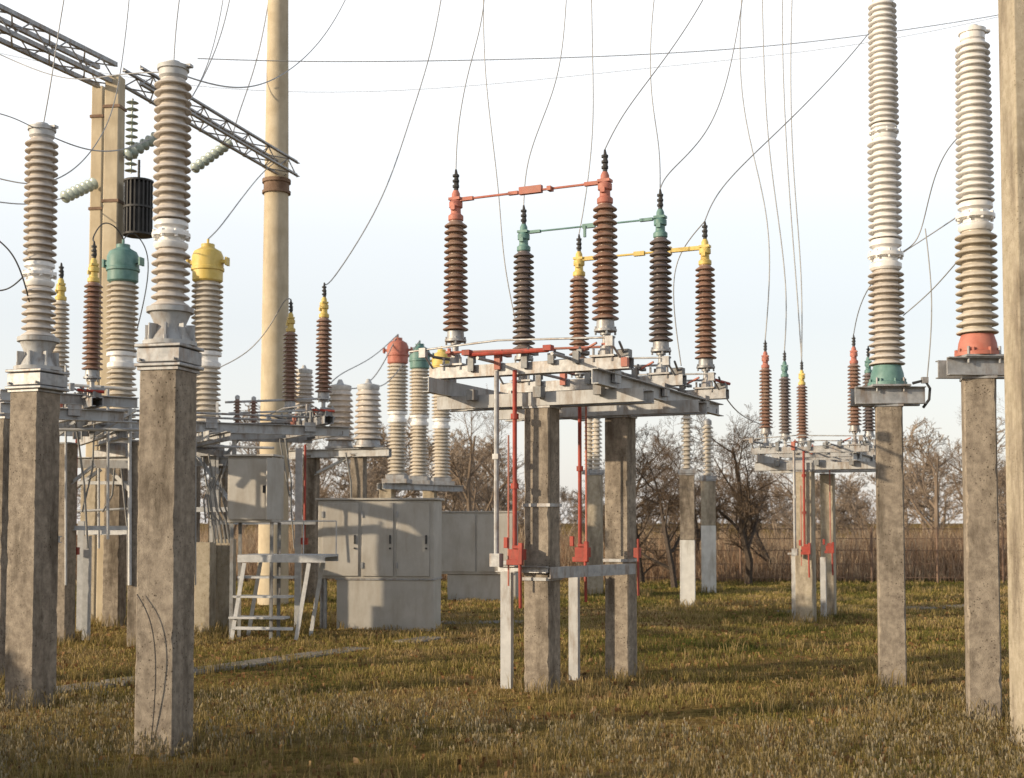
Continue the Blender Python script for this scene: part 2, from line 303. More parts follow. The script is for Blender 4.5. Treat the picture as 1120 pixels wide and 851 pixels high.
def make_disconnector(label,phases=(0,1,2),blades=True,drive=True,bodies=None):
    e=thing('disconnector_switch',label,'high-voltage disconnector',DL,DR,'disconnector switches on frames')
    zb=ZB
    for y,x0,x1 in ((.03,-.22,1.9),(.33,-.22,1.9),(1.37,-.25,2.0),(1.67,-.25,2.0)):
        MB().chan((x0,y,2.745),(x1,y,2.745),.125,.06,.009,flip=1 if y in(.33,1.67) else -1).obj('cross_beam',e,('grey',))
    for x in (-.06,1.58):
        MB().chan((x,-.42,2.88),(x,3.5,2.88),.14,.065,.009,flip=1 if x>1 else -1).obj('long_beam',e,('grey',))
    for x in (.2,.9,1.5):
        MB().box((x,-.04,2.80),(.08,.10,.10)).obj('bracket',e,('galvd',))
    for y in (.9,2.95,3.4): MB().ang((0,y,2.83),(1.6,y,2.83),.06).obj('brace',e,('galv',))
    for x0 in (-.1,1.62):
        for y in (.1,1.5,2.9): MB().box((x0,y,2.93),(.03,.16,.13)).obj('bracket',e,('galv',))
    cols=[('brown','redf'),('dark','grn'),('brown','yel')]
    for i,(bd,cm) in enumerate(cols):
        y=i*1.56
        if i not in phases: continue
        b=MB(); b.chan((-.25,y-.07,3.03),(1.80,y-.07,3.03),.11,.05,.009,flip=-1); b.chan((-.25,y+.07,3.03),(1.80,y+.07,3.03),.11,.05,.009,flip=1)
        for x in (0,1.55):
            b.box((x,y,3.10),(.24,.2,.018)); b.lathe([(.06,3.1),(.05,3.2)],10,o=(x,y,0))
            for dx in(-.09,.09):
                for dy in (-.07,.07): b.cyl((x+dx,y+dy,3.05),(x+dx,y+dy,3.17),.012,n=6)
        b.obj('phase_base',e,('galv',))
        for k,x in enumerate((0,1.55)): switch_insulator(e,(x,y,zb),bodies[k] if bodies else bd,cm)
        b=MB(); b.tube([(0,y-.13,3.21),(1.55,y+.13,3.21)],.012,8); b.box((0,y-.06,3.21),(.05,.2,.025)); b.box((1.55,y+.06,3.21),(.05,.2,.025))
        b.cyl((0,y-.13,3.17),(0,y-.13,3.25),.018,n=6); b.cyl((1.55,y+.13,3.17),(1.55,y+.13,3.25),.018,n=6)
        b.obj('crossed_link',e,(('redf','galv','galv')[i],))
        for x in (.22,.5,.78,1.05,1.3):
            b=MB(); hh=random.uniform(.08,.16); b.box((x,y-.10,3.10),(.06,.03,hh)); b.box((x+.03,y,3.10+hh/2),(.05,.20,.03)); b.cyl((x+.03,y-.08,3.1),(x+.03,y-.08,3.14+hh/2),.012,n=6); b.obj('clamp',e,('galvd' if x!=.5 else 'redf',))
        MB().tube([(.0,y+.02,3.15),(-.18,y-.1,3.18),(-.24,y-.24,3.24)],.014,6).obj('clamp',e,('galvd',)); b=MB().box((1.74,y,3.12),(.1,.1,.07)); b.tube([(1.74,y,3.1),(1.76,y-.2,3.2)],.012,5); b.obj('clamp',e,('galvd',))
        MB().tube([(1.3,y-.05,3.14),(1.5,y-.09,3.22)],.012,6).obj('link_arm',e,('redf',))
        if not blades: continue
        zc=zb+1.33*KS
        b=MB()
        if i==0:
            b.tube([(.03,y,zc),(.66,y,zc)],.012,8); b.tube([(1.52,y,zc),(.9,y,zc)],.012,8)
            b.box((.80,y,zc+.01),(.23,.05,.07)); b.box((.62,y,zc),(.10,.04,.032)); b.box((.12,y,zc),(.14,.04,.035)); b.box((1.42,y,zc),(.14,.04,.035))
            b.box((1.0,y,zc),(.04,.08,.04)); m='redf'
        elif i==1:
            b.tube([(.03,y,zc),(.70,y,zc)],.010,8); b.tube([(1.52,y,zc),(.82,y,zc)],.010,8)
            b.box((.76,y,zc),(.14,.04,.045)); b.box((.72,y-.02,zc-.06),(.025,.025,.12)); b.box((.13,y,zc),(.14,.04,.03)); b.box((1.40,y,zc),(.14,.04,.03)); m='grn'
        else:
            b.box((.2,y,zc),(.34,.045,.045)); b.box((1.33,y,zc),(.38,.045,.045)); b.tube([(.3,y,zc),(.72,y,zc)],.013,8); b.tube([(1.3,y,zc),(.8,y,zc)],.013,8)
            b.box((.76,y,zc),(.13,.05,.05)); b.box((1.12,y,zc),(.06,.06,.09)); m='yel'
        b.obj('contact_blade',e,(m,))
    for i in phases:
        y=-.28+1.56*i; b=MB()
        b.tube([(-.35,y,3.22),(.6,y-.02,3.27),(1.75,y,3.23)],.010,6); b.box((-.2,y,3.2),(.07,.05,.09)); b.box((1.7,y,3.2),(.07,.05,.09)); b.tube([(-.2,y,3.2),(-.22,y+.25,3.06)],.012,5);b.tube([(1.7,y,3.2),(1.72,y+.25,3.06)],.012,5)
        b.obj('earthing_blade',e,('galv',))
    for x in (.45,1.2): MB().tube([(x,-.42,3.1),(x+.05,3.4,3.1)],.016,8).obj('link_tube',e,('galv',))
    if 0 in phases:
        b=MB(); b.tube([(.25,-.18,3.17),(1.05,-.16,3.17)],.020,8); b.box((.22,-.18,3.19),(.08,.08,.05)); b.box((1.05,-.16,3.19),(.08,.08,.05)); b.obj('linkage_rod',e,('red',))
        b=MB(); b.tube([(1.85,-.30,3.0),(1.72,.05,3.1)],.016,6); b.box((1.85,-.3,3.0),(.06,.05,.08)); b.obj('linkage_rod',e,('redf',))
    MB().tube([(1.72,2.9,3.17),(1.80,3.2,3.15)],.018,8).obj('linkage_rod',e,('red',))
    if not drive: return e
    def W(px,py,d): return W2L(P(px,py,d))
    b=MB(); a=W(563,405,11.9); c=W(563,602,11.9); c.x,c.y=a.x,a.y
    b.tube([c,a],.021,10)
    b.lathe([(.038,0),(.038,.05)],10,o=(a.x,a.y,2.55)); b.lathe([(.038,0),(.038,.05)],10,o=(a.x,a.y,1.9)); b.obj('drive_rod',e,('red',))
    a2=W(634,440,12.8); c2=W(634,602,12.8); c2.x,c2.y=a2.x,a2.y; b=MB(); b.tube([c2,a2+Vector((0,0,.1))],.019,10); b.lathe([(.034,0),(.034,.05)],10,o=(a2.x,a2.y,2.1)); b.obj('drive_rod',e,('red',))
    a3=W(641,470,12.9); MB().tube([(a3.x,a3.y,1.35),(a3.x,a3.y,2.9)],.011,8).obj('drive_rod',e,('redf',))
    MB().tube([(a.x-.05,a.y-.03,2.4),(a.x-.05,a.y-.03,1.0)],.009,8).obj('drive_rod',e,('redf',))
    for q in (a,a2):
        b=MB(); x,y=q.x,q.y
        b.box((x+.03,y,1.29),(.13,.11,.10)); b.box((x+.03,y,1.36),(.08,.08,.03)); b.box((x+.1,y-.08,1.3),(.04,.04,.2)); b.tube([(x+.08,y-.06,1.25),(x+.09,y-.07,.80)],.016,8); b.box((x-.07,y-.04,1.40),(.04,.03,.10)); b.box((x+.03,y-.06,1.22),(.17,.02,.05))
        b.obj('operating_mechanism',e,('red',),.004)
    a4=W(697,600,13.0); b=MB(); b.box((a4.x,a4.y,1.28),(.06,.06,.10)); b.tube([(a4.x+.02,a4.y-.03,1.42),(a4.x+.02,a4.y-.03,.85)],.013,8); b.obj('operating_handle',e,('red',))
    b=MB(); q=W(543,600,11.9); b.tube([(q.x,q.y,1.2),(q.x,q.y,3.0)],.024,10); b.box((q.x,q.y,1.24),(.10,.09,.12)); b.box((q.x,q.y,2.2),(.06,.06,.05)); b.obj('conduit',e,('galv',))
    g=W(553,740,12.3); b=MB(); b.chan((g.x,g.y,-.1),(g.x,g.y,1.22),.11,.06,.01,up=(1,0,0)); b.box((g.x,g.y,1.2),(.2,.16,.03)); b.obj('leg',e,('grey',))
    g=W(627,740,12.95); b=MB(); b.chan((g.x,g.y,-.1),(g.x,g.y,1.12),.10,.06,.01,up=(1,0,0)); b.obj('leg',e,('grey',))
    g1=W(545,605,12.2); g2=W(600,612,11.9); g3=W(603,626,11.9); g4=W(696,626,12.95)
    MB().chan((g1.x,g1.y,1.15),(g2.x,g2.y,1.15),.06,.05,.008).obj('lower_bracket',e,('galv',)); MB().chan((g3.x,g3.y-.02,1.12),(g4.x,g4.y-.02,1.12),.105,.05,.009,flip=-1).obj('lower_bracket',e,('galv',))
    k1=W2L((X(593,12.1),12.1,0)); k2=W2L((X(679,13.2),13.2,0))
    for kk,z in ((k1,1.06),(k2,1.2),(k1,1.75)): MB().box((kk.x,kk.y,z),(.285,.285,.03)).obj('post_band',e,('galv',))
    return e
dis=make_disconnector('three-phase disconnector with red, green and yellow posts')
dis2=copy_thing(dis,(X(839,20.5),20.5,0),DR+math.radians(1),'distant three-phase disconnector standing open on two posts',scale=.9,skip=('contact_blade','operating_handle','linkage_rod','crossed_link','lower_bracket','post_band'))
k=0
for c in list(dis2.children):
    if c.name.split('.')[0]=='drive_rod':
        k+=1
        if k in(2,): bpy.data.objects.remove(c)
def left_dis(px,d,rz,label,bodies):
    e=make_disconnector(label,(2,),False,False,bodies)
    c,s=math.cos(rz),math.sin(rz); ly=3.12
    e.location=(X(px,d)+s*ly,d-c*ly,0); e.rotation_euler=(0,0,rz); return e
dis3=left_dis(316,19.6,DR-math.radians(37),'disconnector with yellow-capped brown posts above the walkway',('brown','brown'))
dis4=left_dis(62,16.8,DR-math.radians(31),'disconnector with one pale and one brown post',('beige','brown'))
# ------------------------------------------------------------ current transformers
cts=[]
def ct(px,d,zb,capm,label,sc=1):
    e=thing('current_transformer',label,'current transformer',(X(px,d,400),d,zb),random.uniform(-.3,.3),'oil-filled current transformers',sc)
    b=MB(); b.box((0,0,.05),(.55,.55,.10)); b.box((0,0,.14),(.42,.42,.10)); b.obj('base',e,('galv',),.006)
    b=MB(); b.lathe(sheds(.19,1.32,14,.15,.215),28); b.obj('ribbed_porcelain',e,('beige',),sharp=50)
    b=MB(); b.lathe([(.19,1.32),(.21,1.34),(.21,1.40),(.17,1.43),(.17,1.5),(.22,1.51),(.22,1.56),(.19,1.58)],24); 
    b.obj('metal_joint',e,('pale',))
    b=MB(); b.lathe(sheds(1.58,2.62,13,.17,.235),28); b.obj('ribbed_porcelain',e,('beige',),sharp=50)
    b=MB(); b.lathe([(.2,2.62),(.225,2.64),(.225,2.78),(.245,2.79),(.245,2.83),(.235,2.84),(.235,3.0),(.2,3.08),(.13,3.12),(.10,3.14),(.10,3.19),(.04,3.2)],26)
    for s_ in (-1,1): b.box((s_*.26,0,2.92),(.12,.08,.05)); b.box((s_*.31,0,2.92),(.03,.12,.12))
    b.lathe([(.02,3.2),(.02,3.27)],8); b.obj('cap',e,(capm,)); cts.append(e); return e
ct(133,18.6,2.52,'grn','current transformer with green cap on a steel frame',.98)
ct(226,19,2.55,'yel','current transformer with yellow cap on a steel frame')
ct(435,29,2.45,'redf','current transformer with red cap above the cabinets',1.04)
ct(459,30,2.45,'grn','current transformer with green cap above the cabinets',1.04)
ct(483,31,2.45,'yel','current transformer with yellow cap above the cabinets',1.04)
def cttop(i): e=cts[i]; return e.location+Vector((0,0,3.27*e.scale[0]))
def frame_thing(name,label,segs,cat='steel frame'):
    e=thing(name,label,cat,(0,0,0))
    c=Vector((0,0,0)); k=0
    for s_ in segs: c+=Vector(s_[1])+Vector(s_[2]); k+=2
    c/=k; e.location=(c.x,c.y,0)
    off=Vector((c.x,c.y,0))
    for kind,p1,p2,sz in segs:
        b=MB()
        p1=Vector(p1)-off;p2=Vector(p2)-off
        if kind=='c': b.chan(p1,p2,sz,sz*.45,.01); b.obj('beam',e,('grey',))
        elif kind=='a': b.ang(p1,p2,sz); b.obj('brace',e,('galvl',))
        elif kind=='v': b.chan(p1,p2,sz,sz*.5,.01,up=(1,0,0)); b.obj('upright',e,('galvl',))
        elif kind=='t': b.tube([p1,p2],sz,8); b.obj('pipe',e,('galvl',))
        elif kind=='k': b.tube([p1,(p1+p2)/2+Vector((.05,0,-.12)),p2],sz,6); b.obj('cable',e,('cable',))
    return e
A=P
frame_thing('steel_frame','grey steel frame carrying the current transformers',[
 ('c',(X(50,18.7),18.7,2.46),(X(150,18.3),18.3,2.46),.13),('c',(X(50,19.1),19.1,2.46),(X(268,18.9),18.9,2.48),.13),
 ('a',A(66,548,18.9),A(112,515,18.9),.06),('a',A(150,548,18.6),A(118,515,18.7),.06),('a',A(66,585,18.9),A(140,585,18.7),.07),
 ('v',(X(88,18.6),18.6,0),(X(88,18.6),18.6,1.6),.09),('a',A(180,560,18.5),A(262,560,18.5),.07),('a',A(70,530,18.8),A(145,530,18.7),.05),
 ('t',A(70,560,18.4),A(150,556,18.4),.018),('t',A(108,505,18.5),A(108,600,18.5),.018),('k',A(132,505,18.3),A(140,640,18.3),.016),('k',A(126,505,18.3),A(112,560,18.3),.014),
 ('a',A(215,500,18.6),A(258,560,18.6),.05),('k',A(222,500,18.5),A(236,640,18.5),.016),('k',A(228,496,18.5),A(244,620,18.5),.014)])
frame_thing('steel_frame','grey steel beams under the row of bushings',[
 ('c',(X(300,25.6),25.6,2.93),(X(425,24.6),24.6,2.93),.16),('c',(X(305,26),26,2.93),(X(428,25),25,2.93),.16),('a',A(345,520,25.3),A(392,497,25),.06),
 ('c',A(300,455,25.6),A(345,455,25.4),.10),('a',A(312,492,25.6),A(312,455,25.6),.08),('a',A(340,492,25.6),A(340,455,25.4),.08),('k',A(378,495,24.8),A(384,545,24.8),.02)])
frame_thing('steel_frame','steel beams under red and green current transformers',[
 ('c',(X(412,28.8),28.8,2.38),(X(500,31.2),31.2,2.38),.14),('c',(X(418,28.4),28.4,2.38),(X(506,30.8),30.8,2.38),.14)])
frame_thing('steel_frame','long grey beams of the rear busbar support',[
 ('c',A(0,432,15.0),A(150,441,16.0),.13),('c',A(0,446,14.4),A(60,449,15.2),.13),('c',A(150,508,17.5),A(60,507,17.5),.11),
 ('c',A(0,585,14.5),A(65,590,15.5),.08),('t',A(60,470,16),A(160,470,16.2),.02),('a',A(60,545,17),A(105,510,17),.05),('a',A(60,580,17),A(140,580,17.2),.06),
 ('t',A(60,420,16.2),A(150,426,16.4),.02),('t',A(118,425,16.5),A(118,590,16.5),.02),('t',A(60,458,15.6),A(150,462,16),.015),('a',A(62,480,16.4),A(100,450,16.4),.05),
 ('t',A(142,440,16.4),A(142,640,16.4),.025),('v',(X(95,17.3),17.3,0),(X(95,17.3),17.3,1.4),.1),('t',A(72,400,16.3),A(72,640,16.3),.015),('a',A(100,480,16.4),A(150,450,16.4),.05),('c',A(0,462,15.4),A(20,463,15.6),.1),
 ('k',A(80,440,16.2),A(96,600,16.4),.014),('k',A(104,445,16.2),A(90,560,16.4),.012)])
frame_thing('steel_frame','steel beams below the yellow-capped disconnector',[
 ('c',A(218,469,19.0),A(356,465,20.0),.13),('c',A(222,478,18.6),A(352,474,19.6),.11),('v',(X(326,19.3),19.3,0),(X(326,19.3),19.3,2.7),.1),('a',(X(230,18.9),18.9,1.55),(X(345,19.2),19.2,1.55),.06),
 ('a',A(232,520,19),A(262,482,19),.05),('t',A(222,488,18.7),A(300,490,18.9),.02),('t',A(246,440,19.4),A(352,436,19.8),.018),('t',A(250,452,19.4),A(340,449,19.6),.015),
 ('v',A(232,640,18.8),A(232,470,18.8),.08),('v',A(256,560,18.9),A(256,470,18.9),.06),('a',A(236,600,18.8),A(236,440,18.8),.04),('k',A(312,480,18.6),A(318,560,18.6),.014),('k',A(306,480,18.6),A(322,600,18.6),.012)])
e=thing('drive_gearbox','rust-red gearbox on the steel frame','gearbox',A(333,466,19.3)); MB().box((0,0,.04),(.4,.12,.08)).obj('body',e,('redf',),.01); MB().tube([(-.5,0,.06),(-.2,0,.06)],.02,8).obj('shaft',e,('galv',))
e=thing('junction_box','small dark junction box hung under the frame','junction box',A(158,540,17.2)); MB().box((0,0,0),(.26,.18,.36)).obj('body',e,('galvd',),.01); MB().box((0,-.1,0),(.22,.02,.3)).obj('door',e,('galvd',),.005)
for px,d,zz in ((258,19.2,2.98),(276,19.4,2.98)):
    e=thing('post_insulator','small brown insulator on the steel beam','insulator',(X(px,d),d,zz),0,'small insulators on the rear frame',.6)
    MB().lathe(sheds(.05,.75,9,.05,.10),18).obj('ribbed_porcelain',e,('brown',),sharp=50); MB().lathe([(.06,0),(.06,.05)],12).obj('flange',e,('galv',)); MB().lathe([(.06,.75),(.06,.83),(.02,.86)],12).obj('cap',e,('galvl',))
for (px,d,z0,z1,lab) in ((82,17.2,1.2,2.7,'thin red drive pipe beside a concrete post'),(333,19.2,1.3,2.75,'red vertical drive pipe under the disconnector frame'),(12,13.4,1.0,2.6,'thin red drive pipe beside a concrete post')):
    e=thing('drive_pipe',lab,'drive pipe',(X(px,d),d,0)); MB().tube([(0,0,z0),(0,0,z1)],.018,8).obj('pipe',e,('red',)); MB().box((0,0,z0),(.10,.09,.10)).obj('coupling',e,('red',))
for px,d,zz,sc in ((331,25.4,3.66,.95),(371,25.3,3.03,1.25),(402,24.9,3.03,1.22)):
    e=thing('bushing','squat pale grey ribbed bushing on a steel beam','bushing',(X(px,d),d,zz),0,'row of wide bushings',sc)
    MB().lathe([(.24,0),(.24,.03),(.2,.04),(.18,.12)],20).obj('flange',e,('galv',))
    MB().lathe(sheds(.12,.92,9,.16,.235,.20),26).obj('ribbed_porcelain',e,('taupe',),sharp=50)
    MB().lathe([(.17,.92),(.18,.94),(.18,1.0),(.06,1.03),(.03,1.10)],16).obj('cap',e,('galvl',))
for px,d,zz,sc in ((752,23.8,2.47,1),(775,29,2.52,1.15),(653,28,2.62,1.1),(645,28.1,2.62,1.1)):
    e=thing('post_insulator','slim pale insulator on a concrete post','insulator',(X(px,d),d,zz),0,'slim insulators on distant posts',sc)
    MB().box((0,0,.05),(.30,.3,.08)).obj('base_plate',e,('galv',)); MB().lathe(sheds(.1,1.1,12,.06,.11),18).obj('ribbed_porcelain',e,('beige',),sharp=50)
    MB().lathe([(.08,1.1),(.08,1.18),(.03,1.22)],12).obj('cap',e,('galv',))
# ------------------------------------------------------------ cabinets
e=thing('switch_cabinet','grey metal switchgear cabinet with double doors on lower box','cabinet',(X(411,18.9),18.9,0),math.radians(-6))
MB().box((.0,.35,1.33),(1.74,.70,1.16)).obj('body',e,('cab',),.01)
MB().box((.0,.35,1.925),(1.82,.78,.03)).obj('roof',e,('cab',),.006)
MB().box((.14,.33,.36),(1.46,.62,.76)).obj('base_box',e,('cab',),.01)
MB().box((.14,.33,.745),(1.5,.66,.02)).obj('base_lid',e,('galv',))
for x,w in ((-.53,.58),(.03,.50),(.56,.52)):
    b=MB(); b.box((x,-.012,1.33),(w-.03,.024,1.08)); d=b.obj('door',e,('cab',),.006)
    h=MB(); h.box((x+w*.38,-.035,1.33),(.02,.03,.13)); h.cyl((x+w*.38,-.03,1.2),(x+w*.38,-.045,1.2),.015,n=8); 
    h.obj('handle',d,('black',))
    for z in (.95,1.7): MB().box((x-w*.46,-.03,z),(.03,.02,.09)).obj('hinge',d,('galv',))
for x,y,z in ((-.86,.2,1.2),(-.78,.1,.76)): MB().tube([(x,y,0),(x,y,z)],.028,8).obj('conduit',e,('galv',))
e=thing('switch_cabinet','second grey metal cabinet set further back','cabinet',(X(521,26),26,0),math.radians(-6))
MB().box((0,.35,1.15),(1.56,.7,1.25)).obj('body',e,('cab',),.01); MB().box((0,.35,1.79),(1.62,.76,.03)).obj('roof',e,('cab',))
MB().box((.1,.34,.25),(1.4,.6,.55)).obj('base_box',e,('cab',),.01)
for x in (-.38,.38): MB().box((x,-.012,1.15),(.72,.024,1.15)).obj('door',e,('cab',),.006)
e=thing('control_box','small grey control box with door ajar on steel legs','control box',(X(272,17.3),17.3,0),math.radians(-8))
MB().box((0,.2,2.03),(.62,.38,.90)).obj('body',e,('cab',),.01)
MB().box((0,.19,2.49),(.70,.48,.025)).obj('roof',e,('cab',))
d=MB().box((-.0,-.01,2.03),(.56,.02,.82)).obj('door',e,('cab',),.005); MB().box((.22,-.035,2.03),(.03,.03,.1)).obj('handle',d,('black',))
MB().box((.40,-.12,2.03),(.02,.3,.82),rz=-.5).obj('side_door',e,('cab',),.004)
for x in (-.28,.28):
    for y in (.04,.36): MB().ang((x,y,0),(x,y,1.58),.05,up=(1,0,0)).obj('leg',e,('galvd',))
for i in range(6):
    x=-.36-.05*i; z0=2.35-.05*i+random.uniform(-.05,.05)
    MB().tube([(x+.1,.2,z0),(x,.15,z0+.06),(x-.06+random.uniform(-.03,.03),.1,z0-.2),(x-.04,.1,z0-.5),(x+.04,.12,1.6),(x+.08,.15,1.3)],.012,6).obj('cable',e,('cable',))
e=thing('access_platform','compact pale grey steel step stand before the cabinet','step platform',(X(305,17.3),17.3,0),math.radians(-8))
b=MB(); b.box((.04,.3,1.13),(1.22,.66,.03)); b.chan((-.57,-.03,1.08),(.65,-.03,1.08),.07,.04,.006,flip=-1); b.chan((-.57,.63,1.08),(.65,.63,1.08),.07,.04,.006); b.obj('deck',e,('galvl',))
for y in (-.03,.63):
    MB().ang((.40,y,1.04),(.22,y,-.05),.055,up=(0,1,0)).obj('leg',e,('galvl',)); MB().ang((-.50,y,1.04),(-.68,y,-.05),.055,up=(0,1,0)).obj('leg',e,('galvl',))
MB().ang((-.64,-.03,.14),(.22,-.03,.14),.04).obj('rail',e,('galvl',))
for i,z in enumerate((.30,.58,.84)):
    MB().box((-.20-.04*(2-i),.04+.05*i,z),(.78,.24,.028)).obj('tread',e,('galvl',))
b=MB()
for x,y in ((-.3,.62),(.15,.62),(.62,.62)): b.tube([(x,y,1.14),(x,y,1.60)],.008,6)
b.tube([(-.3,.62,1.60),(.62,.62,1.60)],.008,6); b.obj('handrail',e,('galvl',))
# ------------------------------------------------------------ portal & truss
e=thing('round_pole','tall tapered round concrete pole of the portal','pole',(X(299,24.8),24.8,0))
MB().lathe([(.30,-.2),(.27,4),(.235,8),(.2,12),(.18,14)],28).obj('shaft',e,('pole',))
MB().lathe([(.28,8.0),(.28,8.05),(.25,8.06),(.25,8.2),(.28,8.21),(.28,8.28)],20).obj('steel_band',e,('rust',))
for i,(px,d,w) in enumerate(((107,20.4,.22),(123,19.9,.27))):
    e=thing('portal_leg','pale concrete portal leg holding the lattice beam','pole',(X(px,d,300),d,0),math.radians(-8),'portal legs')
    MB().box((0,0,4.2),(w,.26,8.8),taper=.9).obj('shaft',e,('pole',),.02)
    for z in (8.1,6.6): MB().box((0,0,z),(w+.01,.27,.045)).obj('steel_band',e,('rust',))
def truss(p1,p2,w,h,label,bay=.36):
    p1=Vector(p1);p2=Vector(p2); e=thing('lattice_beam',label,'lattice beam',p1)
    a=(p2-p1); Ln=a.length; a.normalize(); s=a.cross(Vector((0,0,1))).normalized(); u=Vector((0,0,1))
    cs=[s*x*w/2+u*y*h/2 for x in(-1,1) for y in (-1,1)]
    for c in cs: MB().ang(c,c+a*Ln,.065,.012).obj('chord',e,('galv',))
    b=MB(); n=int(Ln/bay)
    for i in range(n):
        t0=a*(Ln*i/n);t1=a*(Ln*(i+1)/n)
        for (c1,c2) in ((cs[0],cs[1]),(cs[2],cs[3]),(cs[0],cs[2]),(cs[1],cs[3])):
            if i%2: c1,c2=c2,c1
            b.tube([t0+c1,t1+c2],.013,4)
    b.obj('lacing',e,('galv',)); return e
T0=Vector((X(118,20,300),20,8.62)); T1=Vector((X(299,24.8,200),24.8,8.45)); dr=(T0-Vector((T1.x,T1.y,8.62))).normalized()
truss(T0+Vector((.35,.1,0))+dr*.1,T1+Vector((.32,0,0)),.32,.26,'grey lattice beam between portal leg and round pole')
truss(T0+dr*.05,T0+dr*6.0+Vector((-.3,0,.0)),.34,.30,'grey lattice beam running out above the posts')
def discs(p1,p2,n,label):
    p1=Vector(p1);p2=Vector(p2); e=thing('insulator_string',label,'insulator string',p1,0,'strings of disc insulators')
    a=(p2-p1); R=Vector((0,0,1)).rotation_difference(a).to_matrix(); Ln=a.length; pr=[]
    for i in range(n):
        z=Ln*i/n; p=Ln/n; pr+=[(.015,z),(.015,z+.3*p),(.035,z+.32*p),(.095,z+.55*p),(.10,z+.62*p),(.03,z+.66*p),(.015,z+.7*p),(.015,z+.95*p)]
    MB().lathe(pr,16,R=R).obj('disc',e,('glass',))
    MB().tube([(0,0,0),a*.03],.02).obj('hook',e,('galv',))
discs(A(145,108,20.4),A(143,190,20.4),11,'hanging string of greenish glass disc insulators')
discs(A(136,172,19.8),A(184,142,20.5),8,'tilted string of greenish disc insulators on a line')
discs(A(210,186,22.5),A(252,156,23.4),8,'tilted string of greenish disc insulators on a line')
discs(A(68,217,19.6),A(104,200,20.2),7,'tilted string of greenish disc insulators on a line')
e=thing('line_trap','black slatted line trap coil hung beside the portal leg','line trap',A(151,258,19.8))
b=MB()
for i in range(20):
    q=2*math.pi*i/20; b.box((.2*math.cos(q),.2*math.sin(q),.42),(.035,.025,.84),rz=q)
b.lathe([(.17,.02),(.17,.82)],20); b.obj('coil',e,('black',))
for z in (0,.42,.84): MB().lathe([(.23,z),(.23,z+.03)],20).obj('ring',e,('black',))
MB().tube([(0,0,.85),(0,0,1.2)],.02).obj('hanger',e,('black',))
# ------------------------------------------------------------ wires
def bspline(pts,k=12):
    q=[pts[0]]*3+pts[1:-1]+[pts[-1]]*3; out=[]
    for i in range(len(q)-3):
        a,b,c,d=q[i:i+4]
        for j in range(k):
            t=j/k
            p=a*((1-t)**3/6)+b*((3*t**3-6*t*t+4)/6)+c*((-3*t**3+3*t*t+3*t+1)/6)+d*(t**3/6)
            if not out or (p-out[-1]).length>1e-4: out.append(p)
    out.append(pts[-1].copy()); return out
def wire(pts,label='thin grey conductor rising to the overhead line',r=None,mat='wire',name='overhead_wire'):
    w=[p.copy() if isinstance(p,Vector) else P(*p) for p in pts]; dm=sum(p.y for p in w)/len(w); r=r or .00046*dm
    o=w[0].copy(); b=MB(); b.tube([q-o for q in bspline(w)],r,6); ob=b.obj(name,None,(mat,),sharp=180); ob.location=o
    tag(ob,label,'wire','overhead conductors')
T=term
wire([T(dis,0,0),(500,140,12.3),(512,75,12.4),(530,20,12.5),(533,-60,12.6)])
wire([T(dis,0,1),(575,175,13.7),(598,120,13.8),(617,65,13.9),(622,-60,14)])
wire([T(dis,1.55,0),(680,125,11.8),(722,72,12.2),(765,10,12.6),(800,-60,13)])
wire([T(dis,1.55,1),(728,190,13.2),(775,150,13.5),(800,80,14),(818,-40,14.5)])
wire([T(dis,1.55,2),(785,205,14.7),(850,145,15.2),(910,85,16),(965,20,16.8),(1010,-50,17)])
wire([A(570,378,15),(550,290,15),(547,220,15),(537,140,15),(528,60,15),(529,-60,15)])
wire([T(dis,0,2),(641,215,15.1),(650,140,15.2),(648,60,15.3),(646,-60,15.4)])
wire([T(dis,1.55,1),(722,160,16),(710,100,16),(712,20,16),(722,-50,16)])
wire([A(745,400,14.6),(735,330,15),(738,280,15.5),T(dis,1.55,2)],'loose conductor hanging between posts')
wire([T(dis3,1.55,2),(358,315,19),(392,265,19.3),(425,205,19.6),(450,125,20),(475,50,20.4),(490,-50,20.5)])
wire([(216,64,24),(330,68,24.5),(470,67,25),(650,63,26),(850,52,27),(1050,25,28),(1180,0,29)],'long sagging overhead line across the yard',r=.010)
wire([(-40,50,30),(200,100,30),(440,104,30),(700,75,29),(860,60,28),(1000,40,27),(1150,5,26)],'long sagging overhead line across the yard',r=.006)
wire([T(dis2,0,0),(843,300,20.5),(840,230,20.6),(818,150,20.8),(806,70,21),(815,-60,21.3)])
wire([T(dis2,0,1),(862,320,22),(850,230,22),(836,130,22),(833,-50,22)])
wire([T(dis2,0,2),(872,320,23.5),(862,200,23.5),(855,60,23.5),(856,-50,23.5)])
wire([T(dis2,0,2),(878,300,23.4),(866,180,23.3),(864,60,23.2),(868,-50,23.2)])
wire([T(dis2,1.55,0),(940,330,19),(965,290,17),(1010,262,15),(1050,235,12),(1066,225,10.6)],'slack conductor looping to a tall insulator')
wire([(988,275,12.6),(1004,265,12.5),(1012,235,12.5),(1022,190,12),(1040,155,11.5),(1062,140,10.6)],'slack conductor looping to a tall insulator')
wire([(988,345,12.6),(1020,318,12),(1045,288,11.2),(1062,270,10.6)],'slack conductor looping to a tall insulator')
wire([(1012,250,12.4),(1018,300,12.4),(1020,350,12.4),(1014,415,12.5)],'thin earthing wire dropping beside a post')
S1=Vector((X(38,11.2),11.2,2.745+2.13*1.08)); S2=Vector((X(183,9),9.0,2.675+2.13))
wire([(-10,122,10.5),(15,128,10.9),S1],'thick black jumper cable looping between insulators')
wire([S1,(75,158,11.5),(110,168,12.5),(150,162,14),(200,130,16),(235,60,18),(250,-40,18)],'thick black jumper cable looping between insulators')
